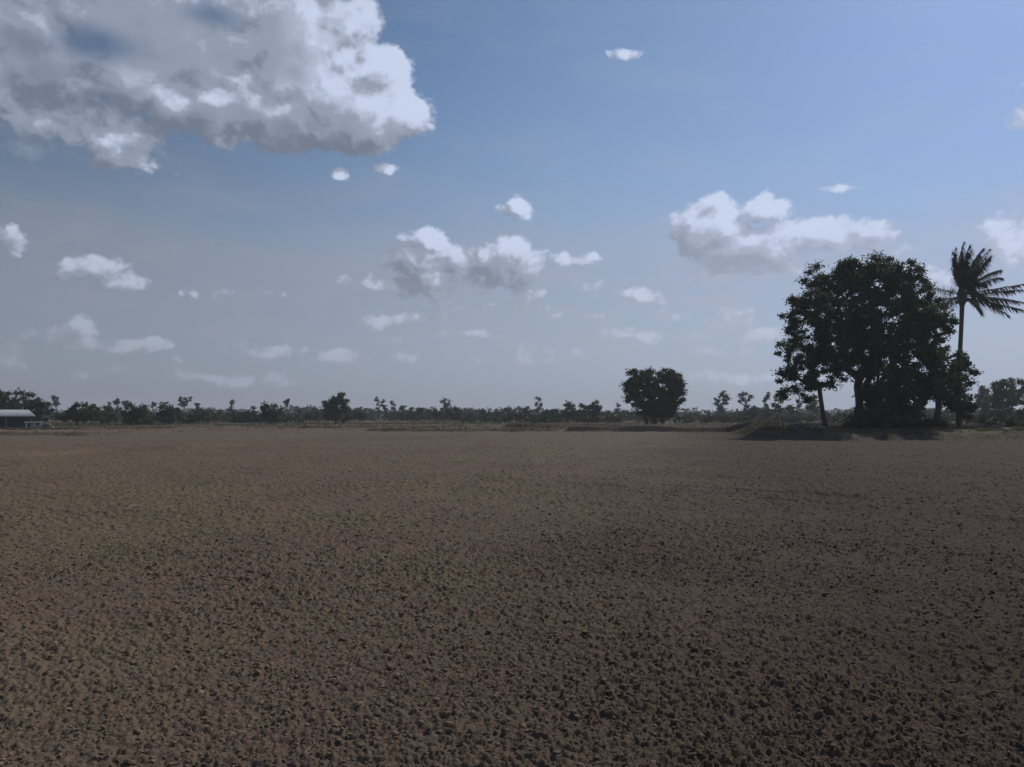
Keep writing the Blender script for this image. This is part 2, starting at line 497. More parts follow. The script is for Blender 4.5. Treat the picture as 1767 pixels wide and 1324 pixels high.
M_bark, t, b = mat('bark')
gp = t.new('ShaderNodeNewGeometry').outputs['Position']
bn = t.noise(t.vec('MULTIPLY', gp, (1, 1, .3)), 9, 5, .7)
t.l.new(t.mix(bn, rgb(.035, .027, .020), rgb(.11, .09, .072)), b.inputs['Base Color'])
b.inputs['Roughness'].default_value = .9
bmp = t.new('ShaderNodeBump'); bmp.inputs['Strength'].default_value = .8; bmp.inputs['Distance'].default_value = .03
t.l.new(bn, bmp.inputs['Height']); t.l.new(bmp.outputs[0], b.inputs['Normal'])
M_palmbark, t, b = mat('palm_bark')
tco = t.new('ShaderNodeTexCoord').outputs['Object']
wv_ = t.new('ShaderNodeTexWave', bands_direction='Z'); wv_.inputs['Scale'].default_value = 2.2; wv_.inputs['Distortion'].default_value = 2.0
t.l.new(tco, wv_.inputs['Vector'])
t.l.new(t.mix(wv_.outputs['Fac'], rgb(.055, .045, .038), rgb(.13, .11, .095)), b.inputs['Base Color'])
b.inputs['Roughness'].default_value = .9
def plain(name, c1, c2, sc=6, rough=.7, metal=0.0):
    m, t, b = mat(name)
    o = t.new('ShaderNodeTexCoord').outputs['Object']
    t.l.new(t.mix(t.ss(t.noise(o, sc, 5, .6), .35, .7), rgb(*c1), rgb(*c2)), b.inputs['Base Color'])
    b.inputs['Roughness'].default_value = rough; b.inputs['Metallic'].default_value = metal
    return m
M_roof, t, b = mat('weathered_fibre_cement')
o_ = t.new('ShaderNodeTexCoord').outputs['Object']
t.l.new(t.mix(t.ss(t.noise(o_, 1.4, 5, .6), .35, .7), rgb(.60, .57, .52), rgb(.74, .71, .66)), b.inputs['Base Color'])
b.inputs['Roughness'].default_value = .85
M_post = plain('old_timber', (.16, .14, .12), (.26, .24, .22), 8, .85)
M_fascia = plain('dark_timber', (.05, .045, .04), (.08, .07, .06), 8, .85)
M_white = plain('whitewashed_concrete', (.42, .42, .39), (.62, .62, .58), 5, .85)
M_beige = plain('beige_sacking', (.17, .16, .13), (.26, .24, .20), 5, .9)
M_stone = plain('pale_stone', (.22, .20, .17), (.40, .37, .33), 3, .9)
M_wood = plain('dead_wood', (.10, .085, .07), (.24, .21, .18), 5, .9)

# ------------------------------------------------------------------ geometry builders
class Tubes:
    def __init__(s): s.v = []; s.f = []
    def add(s, pts, rad, k=7, cap=True):
        pts = [np.asarray(p, float) for p in pts]
        base = len(s.v)
        for i, p in enumerate(pts):
            d = pts[min(i + 1, len(pts) - 1)] - pts[max(i - 1, 0)]
            d = d / (np.linalg.norm(d) + 1e-9)
            a = np.cross(d, [0.3, .95, .1] if abs(d[2]) > .5 else [0, 0, 1.0]); a /= np.linalg.norm(a) + 1e-9
            bb = np.cross(d, a)
            for j in range(k):
                q = 2 * pi * j / k
                s.v.append(p + rad[i] * (cos(q) * a + sin(q) * bb))
        for i in range(len(pts) - 1):
            for j in range(k):
                a0 = base + i * k + j; a1 = base + i * k + (j + 1) % k
                s.f.append((a0, a1, a1 + k, a0 + k))
        return s
    def mesh(s, name): return np_mesh(name, np.array(s.v), np.array(s.f), smooth=True)

def leaf_quads(C, size, rg, flat=.35, aspect=.55):
    """a rhombic leaf (or leaf spray) at each centre, random way round, tending to lie outwards and flat"""
    n = len(C)
    d = rg.normal(size=(n, 3)); d[:, 2] *= .7; d /= np.linalg.norm(d, axis=1)[:, None]
    u = rg.normal(size=(n, 3)); u[:, 2] += flat * 2
    s = np.cross(d, u); s /= np.linalg.norm(s, axis=1)[:, None] + 1e-9
    nrm = np.cross(s, d)
    L = size * rg.uniform(.6, 1.35, n)[:, None]; Wd = L * aspect
    cup = nrm * L * .16
    V = np.stack([C - d * L * .5, C + s * Wd * .5 + cup, C + d * L * .5, C - s * Wd * .5 + cup], 1).reshape(-1, 3)
    F = np.arange(n * 4).reshape(n, 4)
    return V, F

def crown_clusters(lobes, n, rg, shell=.55):
    """cluster centres in ellipsoids; lobes = list of (centre, (rx,ry,rz))"""
    vol = np.array([(l[1][0] * l[1][1] * l[1][2]) ** .66 for l in lobes]); cnt = np.maximum(1, (vol / vol.sum() * n)).astype(int)
    P = []; N = []
    for (c, rd), m in zip(lobes, cnt):
        d = rg.normal(size=(m, 3)); d /= np.linalg.norm(d, axis=1)[:, None]
        rr = rg.uniform(shell ** 3, 1, m) ** (1 / 3.)
        inner = rg.random(m) < .25
        rr[inner] = rg.uniform(.1, .6, inner.sum())
        P.append(np.array(c) + d * rr[:, None] * np.array(rd))
    return np.vstack(P)

def skeleton(roots, clusters, rg, r_base, forks=True):
    """limbs that reach every leaf clump: each clump hangs on the nearest node nearer the trunk"""
    nodes = []; par = []
    for path in roots:
        prev = -1
        for p in path:
            nodes.append(np.array(p, float)); par.append(prev); prev = len(nodes) - 1
    base = np.array(roots[0][-1])
    order = np.argsort(np.linalg.norm(clusters - base, axis=1))
    for k in order:
        c = clusters[k]
        A = np.array(nodes)
        d = np.linalg.norm(A - c, axis=1)
        pen = np.clip(A[:, 2] - c[2] + .2, 0, None) * 1.2
        root_h = min(r[0][2] for r in roots)
        lowp = np.clip((roots[0][-1][2] - A[:, 2]) * .8, 0, None) * .6
        j = int(np.argmin(d + pen + lowp))
        a = nodes[j]; v = c - a; L = np.linalg.norm(v)
        m = max(1, int(L / .9))
        prev = j
        bend = rg.normal(size=3) * L * .10; bend[2] -= L * .05
        for q in range(1, m + 1):
            tt = q / m
            p = a + v * tt + bend * 4 * tt * (1 - tt) * .5
            nodes.append(p); par.append(prev); prev = len(nodes) - 1
    n = len(nodes)
    load = np.zeros(n)
    for i in range(n - 1, -1, -1):
        load[i] += .6 if load[i] == 0 else 0
        if par[i] >= 0: load[par[i]] += load[i]
    kk = r_base / math.sqrt(max(load.max(), 1))
    rad = np.maximum(kk * np.sqrt(load) , .012)
    return nodes, par, rad

def tree_mesh(nodes, par, rad, k=6, minr=0.0):
    T = Tubes()
    for i, p in enumerate(par):
        if p < 0 or rad[i] < minr: continue
        r0 = min(rad[p], rad[i] * 1.35)
        T.add([nodes[p], nodes[i]], [r0, rad[i]], k)
    return T

TREES = []
def tree(name, label, cat, Y, trunk_px, lobes_px, n_cl, n_leaf, leaf, lm, r_base=.2, group=None, base_z=None,
         cl_r=None, shell=.55, seed=None, fork=None, depth=1.0, flat=.35, aspect=.55, multi=None):
    """trunk_px: (px at base, px at fork, py at fork); lobes in photo pixels seen at distance Y"""
    rg = np.random.default_rng(seed if seed is not None else int(trunk_px[0] * 7 + Y))
    bx = at(trunk_px[0], 716, Y)[0]
    z0 = gz(bx, Y) - .06 if base_z is None else base_z
    s = Y / FPX
    lobes = []
    for l in lobes_px:
        px, py, rx, ry = l[:4]; off = l[4] if len(l) > 4 else rg.uniform(-.35, .35) * rx * s
        c = at(px, py, Y); c[1] += off
        lobes.append((c, (rx * s, max(rx, ry) * s * depth, ry * s)))
    fk = at(trunk_px[1], trunk_px[2], Y)
    root = empty(name, (bx, Y, z0))
    org = np.array([bx, Y, z0])
    cl = crown_clusters(lobes, n_cl, rg, shell)
    cl = cl[cl[:, 2] > z0 + .3]
    paths = []
    b0 = np.array([bx, Y, z0])
    m = 5
    def path(b, f, wob=.25):
        w1 = rg.normal(size=3) * wob * np.linalg.norm(f - b) * .12
        return [b + (f - b) * q / m + w1 * sin(pi * q / m) for q in range(m + 1)]
    paths.append(path(b0, fk))
    if multi:
        for (p0, p1, py1, oy) in multi:
            bb = at(p0, 716, Y); bb[2] = z0; bb[1] += oy
            ff = at(p1, py1, Y); ff[1] += oy * 1.5
            paths.append(path(bb, ff, .6))
    nodes, par, rad = skeleton(paths, cl, rg, r_base)
    # flare at the foot
    for i, p in enumerate(par):
        if p < 0: rad[i] = max(rad[i], rad[i] * 1.35)
    T = tree_mesh(nodes, par, rad, 7 if Y < 130 else 5, 0.0 if Y < 130 else .02)
    T.v = [v - org for v in T.v]
    link('trunk', T.mesh('trunk'), M_bark, root)
    R_ = cl_r if cl_r else 1.15 * (np.mean([l[1][0] * l[1][2] for l in lobes]) / max(1, n_cl / len(lobes))) ** .5 * 1.5
    per = max(4, n_leaf // max(1, len(cl)))
    szs = rg.uniform(.6, 1.35, len(cl))
    C = np.repeat(cl, per, 0)
    rr = np.repeat(szs, per) * R_
    d = rg.normal(size=C.shape); d /= np.linalg.norm(d, axis=1)[:, None]
    q = np.minimum(np.abs(rg.normal(size=len(C))) * .52 + .1, 1.15)
    C = C + d * (q * rr)[:, None] * np.array([1, 1, .72])
    C = C[C[:, 2] > z0 + .15]
    V, F = leaf_quads(C - org, leaf, rg, flat, aspect)
    link('crown', np_mesh('crown', V, F), lm, root)
    setp(root, label, cat, group)
    return root

# ------------------------------------------------------------------ build: ground and loose lumps
build_ground()

def ico(sub=2):
    import bmesh
    bm = bmesh.new(); bmesh.ops.create_icosphere(bm, subdivisions=sub, radius=1)
    v = np.array([x.co[:] for x in bm.verts]); f = np.array([[x.index for x in fc.verts] for fc in bm.faces]); bm.free()
    return v, f
def build_clods():
    rg = np.random.default_rng(5)
    for sub, n, ra, rb, lo in ((2, 76000, 2.2, 11, .004), (1, 190000, 8, 75, .010)):
        v, f = ico(sub)
        if sub == 2: r = ra * (rb / ra) ** (rg.random(n) ** .8)
        else: r = ra * (rb / ra) ** (rg.random(n) ** .9)
        a = rg.uniform(-R(56), R(56), n)
        x, y = r * np.sin(a), r * np.cos(a)
        keep = (fbm(x * .8, y * .8, 3, 12) > rg.uniform(-.3, .6, n)) & (grassy(x, y) < .2)
        x, y, r = x[keep], y[keep], r[keep]; n = len(x)
        s = np.clip(rg.lognormal(-5.0, .5, n), lo, .026) * (1 + .03 * r)
        if sub == 1: s = np.clip(rg.lognormal(-4.9, .45, n) * (1 + .030 * r), .007, .036)
        Q = rg.normal(size=(n, 3, 3)); Q, _ = np.linalg.qr(Q)
        sc = rg.uniform(.5, 1.15, (n, 1, 3))
        dv = 1 + .18 * rg.normal(size=(n, len(v), 1))
        # knock off corners: flatten each lump along a few random planes
        for q in range(4 if sub == 2 else 1):
            pl = rg.normal(size=(n, 1, 3)); pl /= np.linalg.norm(pl, axis=2)[:, :, None]
            dd = (v[None] * pl).sum(2)[:, :, None]; cut = rg.uniform(.35, .7, (n, 1, 1))
            dv = np.where(dd > cut, dv * cut / np.maximum(dd, .01), dv)
        P = (v[None] * sc * dv) @ Q
        z = land(x, y) + micro(x, y, r) + s * .25
        P = P * s[:, None, None] * np.array([1, 1, .6 if sub == 2 else .42]) + np.stack([x, y, z], 1)[:, None, :]
        F = (f[None] + (np.arange(n) * len(v))[:, None, None]).reshape(-1, 3)
        o = link('soil_clods', np_mesh('soil_clods', P.reshape(-1, 3), F), M_clod)
        setp(o, kind='stuff')
build_clods()

# ------------------------------------------------------------------ grass on the mound, the bunds and the field edge
def blades(name, X, Y, h, rg, m=L_GRASS, wid=.02):
    n = len(X); Z = land(X, Y)
    a = rg.uniform(0, 2 * pi, n); ln = rg.normal(size=(n, 2)) * .6
    H = h * rg.uniform(.5, 1.3, n); wd = wid * rg.uniform(.7, 1.5, n)
    B = np.stack([X, Y, Z - .02], 1)
    sx = np.stack([np.cos(a) * wd, np.sin(a) * wd, 0 * a], 1)
    mid = B + np.stack([ln[:, 0] * H * .35, ln[:, 1] * H * .35, H * .6], 1)
    tip = B + np.stack([ln[:, 0] * H, ln[:, 1] * H, H], 1)
    V = np.stack([B - sx, B + sx, mid + sx * .8, tip, mid - sx * .8], 1).reshape(-1, 3)
    F = np.arange(n * 5).reshape(n, 5)
    o = link(name, np_mesh(name, V, F), m); setp(o, kind='stuff'); return o
def scatter_grass():
    rg = np.random.default_rng(11)
    n = 150000
    X = rg.uniform(10, 62, n); Y = rg.uniform(44, 100, n)
    k = (mound(X, Y) > rg.uniform(.12, 1, n)) & (fbm(X * .7, Y * .7, 3, 90) > rg.uniform(.28, .6, n)) & (X < Y * .74)
    X, Y = X[k], Y[k]
    tall = .08 + .26 * fbm(X * .4, Y * .4, 2, 93) ** 1.5
    blades('dry_grass', X, Y, tall, rg, wid=.025)
    P = []
    for pts, hw, h, gr in BUNDS:
        for (x0, y0), (x1, y1) in zip(pts[:-1], pts[1:]):
            L = math.hypot(x1 - x0, y1 - y0); m = int(L * 90 * gr)
            t_ = rg.random(m); P.append(np.stack([x0 + (x1 - x0) * t_ + rg.normal(size=m) * hw * .8, y0 + (y1 - y0) * t_ + rg.normal(size=m) * hw * .8], 1))
    P = np.vstack(P)
    blades('bund_grass', P[:, 0], P[:, 1], .15, rg, wid=.03)
    n = 90000
    Y = 84 * (300 / 84) ** rg.random(n); X = rg.uniform(-.78, .78, n) * Y
    k = fbm(X * .06, Y * .1, 4, 95) > rg.uniform(.35, .6, n)
    blades('rough_grass', X[k], Y[k], .18, rg, wid=.10)
scatter_grass()

# ------------------------------------------------------------------ the cluster of big trees on the right
G1 = 'big trees of the clump on the grassy mound'
tree('broadleaf_tree', 'tallest and broadest dark tree of the clump, with several stems and sky showing through', 'tree',
     63, (1478, 1480, 668),
     [(1500, 478, 60, 40), (1458, 500, 46, 44), (1550, 500, 52, 42), (1450, 560, 62, 60), (1520, 560, 74, 62), (1575, 545, 34, 40),
      (1405, 478, 22, 20), (1510, 460, 26, 18), (1470, 625, 56, 34), (1530, 640, 50, 40), (1562, 480, 40, 26), (1466, 454, 18, 10), (1416, 478, 20, 14), (1438, 484, 30, 24), (1484, 474, 44, 26), (1530, 500, 60, 46), (1598, 530, 32, 34), (1470, 688, 26, 30, -2), (1500, 690, 38, 36, -1.5), (1530, 712, 36, 26, -1), (1486, 712, 24, 28, -2), (1480, 560, 60, 50), (1510, 610, 60, 40)],
     560, 98000, .21, L_DARK, .34, G1, cl_r=.60,
     multi=[(1494, 1510, 640, -.4)])
tree('broadleaf_tree', 'smaller dark tree with a slim bare leaning trunk at the left edge of the clump', 'tree',
     60, (1424, 1413, 662),
     [(1392, 545, 44, 36), (1384, 600, 42, 40), (1375, 650, 36, 22), (1420, 640, 40, 36), (1372, 530, 22, 14), (1430, 590, 44, 42),
      (1364, 680, 26, 7), (1398, 520, 36, 20), (1410, 664, 30, 10), (1344, 648, 14, 6), (1348, 545, 12, 5), (1390, 690, 14, 5)],
     210, 29000, .20, L_DARK, .17, G1, cl_r=.50)
tree('broadleaf_tree', 'dense very dark tree with leaves down to the ground, right side of the clump', 'tree',
     58, (1580, 1580, 690),
     [(1600, 560, 38, 36), (1570, 600, 46, 40), (1622, 620, 40, 50), (1585, 665, 60, 46), (1630, 675, 38, 34), (1612, 540, 22, 18), (1560, 700, 44, 26)],
     250, 42000, .22, L_DARK, .34, G1, cl_r=.55,
     multi=[(1560, 1552, 700, .5), (1600, 1610, 690, -.5)])
tree('broadleaf_tree', 'low brownish green tree below the palm at the right end of the clump', 'tree',
     62, (1655, 1656, 700),
     [(1662, 640, 24, 26), (1650, 672, 32, 30), (1660, 700, 26, 22), (1640, 690, 26, 26)],
     70, 11000, .22, L_OLIVE, .14, G1, cl_r=.5)
tree('undergrowth_bush', 'dark bushy undergrowth at the foot of the tallest tree of the clump', 'bush',
     57, (1500, 1500, 742), [(1490, 728, 34, 22), (1530, 728, 44, 24), (1476, 740, 26, 14)], 60, 7500, .18, L_DARK, .06, 'bushes under the clump of big trees', cl_r=.42)
tree('undergrowth_bush', 'dark bush under the dense right side tree of the clump', 'bush',
     56, (1590, 1590, 742), [(1585, 736, 40, 18), (1620, 738, 34, 12)], 40, 4600, .18, L_DARK, .06, 'bushes under the clump of big trees', cl_r=.42)

# ------------------------------------------------------------------ the coconut palm
def palm():
    Y = 72.0
    rg = np.random.default_rng(3)
    bx = at(1655, 716, Y)[0]; z0 = gz(bx, Y) - .05
    root = empty('coconut_palm', (bx, Y, z0)); org = np.array([bx, Y, z0])
    top = at(1660, 512, Y)
    path = [at(px, py, Y) for px, py in ((1655, 735), (1656, 690), (1656, 640), (1657, 600), (1659, 560), (1660, 530), (1660, 512))]
    path[0][2] = z0
    T = Tubes(); T.add([p - org for p in path], [.30, .24, .20, .19, .18, .20, .26], 10)
    link('trunk', T.mesh('trunk'), M_palmbark, root)
    # boss of old leaf bases and young nuts
    T = Tubes(); hub = top - org
    T.add([hub + np.array([0, 0, q]) for q in (-.9, -.5, 0, .6, 1.2)], [.18, .34, .38, .30, .10], 10)
    link('crown_shaft', T.mesh('crown_shaft'), M_bark, root)
    nut = Tubes()
    for k in range(7):
        a = k * .9; c = hub + np.array([cos(a) * .42, sin(a) * .42, -.35 - .15 * (k % 2)])
        nut.add([c + np.array([0, 0, q]) for q in (-.15, -.09, 0, .09, .15)], [.02, .11, .14, .11, .02], 8)
    link('coconuts', nut.mesh('coconuts'), M_palmbark, root)
    # fronds: (initial direction yaw towards right = wind, pitch, length, droop, sweep to the right)
    # photo pixels of each frond's path from the heart of the crown
    FR = [
     [(1660, 500), (1655, 470), (1652, 445), (1663, 417)],
     [(1660, 500), (1662, 468), (1664, 445), (1673, 423)],
     [(1659, 500), (1648, 475), (1642, 452), (1648, 430)],
     [(1660, 500), (1668, 470), (1678, 450), (1697, 428)],
     [(1661, 500), (1672, 476), (1687, 452), (1707, 430)],
     [(1661, 502), (1676, 480), (1694, 458), (1710, 441)],
     [(1661, 504), (1682, 486), (1704, 470), (1727, 466)],
     [(1661, 506), (1684, 494), (1708, 478), (1728, 480)],
     [(1662, 508), (1690, 503), (1725, 497), (1775, 489)],
     [(1662, 510), (1692, 508), (1722, 502), (1764, 500)],
     [(1662, 512), (1695, 512), (1730, 514), (1766, 522)],
     [(1662, 513), (1692, 518), (1725, 526), (1770, 536)],
     [(1662, 514), (1690, 520), (1715, 530), (1740, 545)],
     [(1662, 514), (1676, 518), (1685, 528), (1690, 538)],
     [(1658, 510), (1642, 503), (1622, 498), (1592, 496)],
     [(1658, 512), (1640, 515), (1622, 516), (1604, 518)],
     [(1658, 514), (1645, 514), (1632, 522), (1622, 532)],
     [(1659, 502), (1650, 482), (1646, 462), (1643, 448)],
     [(1660, 502), (1658, 478), (1658, 456), (1660, 438)],
     [(1661, 502), (1670, 484), (1676, 464), (1682, 448)],
     [(1661, 505), (1674, 492), (1684, 486), (1700, 490)],
     [(1659, 502), (1654, 484), (1650, 470), (1652, 455)], [(1660, 500), (1657, 480), (1656, 462), (1659, 446)],
     [(1659, 504), (1652, 492), (1647, 480), (1644, 466)], [(1661, 503), (1668, 490), (1671, 474), (1676, 458)],
     [(1661, 506), (1670, 500), (1676, 498), (1680, 508)], [(1661, 506), (1674, 504), (1688, 506), (1700, 516)],
    ]
    for fr in [f for f in FR if f[3][1] < 470]:
        j = rg.uniform(-5, 7); k_ = rg.uniform(.78, .95)
        FR.append([(1660 + (a - 1660) * k_ + j * q / 3., 500 + (b_ - 500) * k_) for q, (a, b_) in enumerate(fr)])
    for i, fr in enumerate(FR):
        dep = [0, rg.uniform(-1, 1), 0, 0]
        dy = rg.uniform(-2.2, 2.2) if i not in (8, 11, 14) else rg.uniform(-.6, .6)
        pts = []
        for k, (px, py) in enumerate(fr):
            p = at(px, py, Y + dy * (k / 3.) ** 1.1); pts.append(p - org)
        P = np.array(pts)
        ts = np.linspace(0, 1, 15)
        def cr_(t_):
            a, b_, c_, d_ = P; return ((1 - t_) ** 3) * a + 3 * (1 - t_) ** 2 * t_ * (b_ * 1.25 - .25 * (a + c_) / 2) + 3 * (1 - t_) * t_ ** 2 * c_ + t_ ** 3 * d_
        C = [cr_(x) for x in ts]
        dry = i in (12, 13, 16)
        T = Tubes(); T.add(C, list(np.linspace(.045, .010, 15)), 5)
        fo = link('frond', T.mesh('frond_rib'), M_palmbark, root)
        # leaflets on both sides, blown to the right and hanging
        V = []; F = []
        m = 84
        for q in range(m):
            t_ = .12 + .88 * q / m
            p = cr_(t_); tg = cr_(min(1, t_ + .03)) - cr_(max(0, t_ - .03)); tg /= np.linalg.norm(tg)
            side = np.cross(tg, [0, 0, 1.0]); ns = np.linalg.norm(side); side = side / ns if ns > .15 else np.array([0, 1.0, 0])
            for sgn in (-1, 1):
                L = (1.05 * sin(pi * min(1, .15 + .8 * t_)) + .22) * rg.uniform(.6, 1.2) * .9
                d = side * sgn * .45 + tg * .75 + np.array([.50, 0, -.15]) + rg.normal(size=3) * .20
                d /= np.linalg.norm(d)
                e1 = p + d * L * .5; e2 = p + d * L * .85 + np.array([.10, 0, -.55]) * L
                wv2 = np.cross(d, [.2, .3, 1]); wv2 = wv2 / np.linalg.norm(wv2) * .017
                b0 = len(V); V += [p - wv2 * .6, p + wv2 * .6, e1 + wv2, e2, e1 - wv2]; F.append(tuple(range(b0, b0 + 5)))
        link('leaflets', np_mesh('leaflets', np.array(V), np.array(F)), L_PALMDRY if dry else L_PALM, fo)
    setp(root, 'tall coconut palm with a thin trunk and fronds blown to the right behind the clump', 'palm tree')
palm()

# ------------------------------------------------------------------ round tree alone in the middle distance
tree('mango_tree', 'round dense dark tree standing alone on a field bank in the middle distance', 'tree',
     104, (1128, 1128, 706),
     [(1103, 655, 24, 18), (1095, 676, 20, 16), (1108, 697, 18, 12), (1117, 646, 14, 12), (1154, 655, 25, 19), (1160, 680, 22, 22), (1132, 676, 30, 26),
      (1138, 700, 30, 18), (1085, 688, 9, 7), (1156, 698, 18, 14), (1118, 706, 20, 14), (1146, 710, 22, 12), (1090, 666, 16, 16), (1168, 668, 14, 16)],
     300, 46000, .28, L_MANGO, .40, None, cl_r=.62, shell=.5,
     multi=[(1118, 1112, 712, .3), (1142, 1148, 706, -.4)])

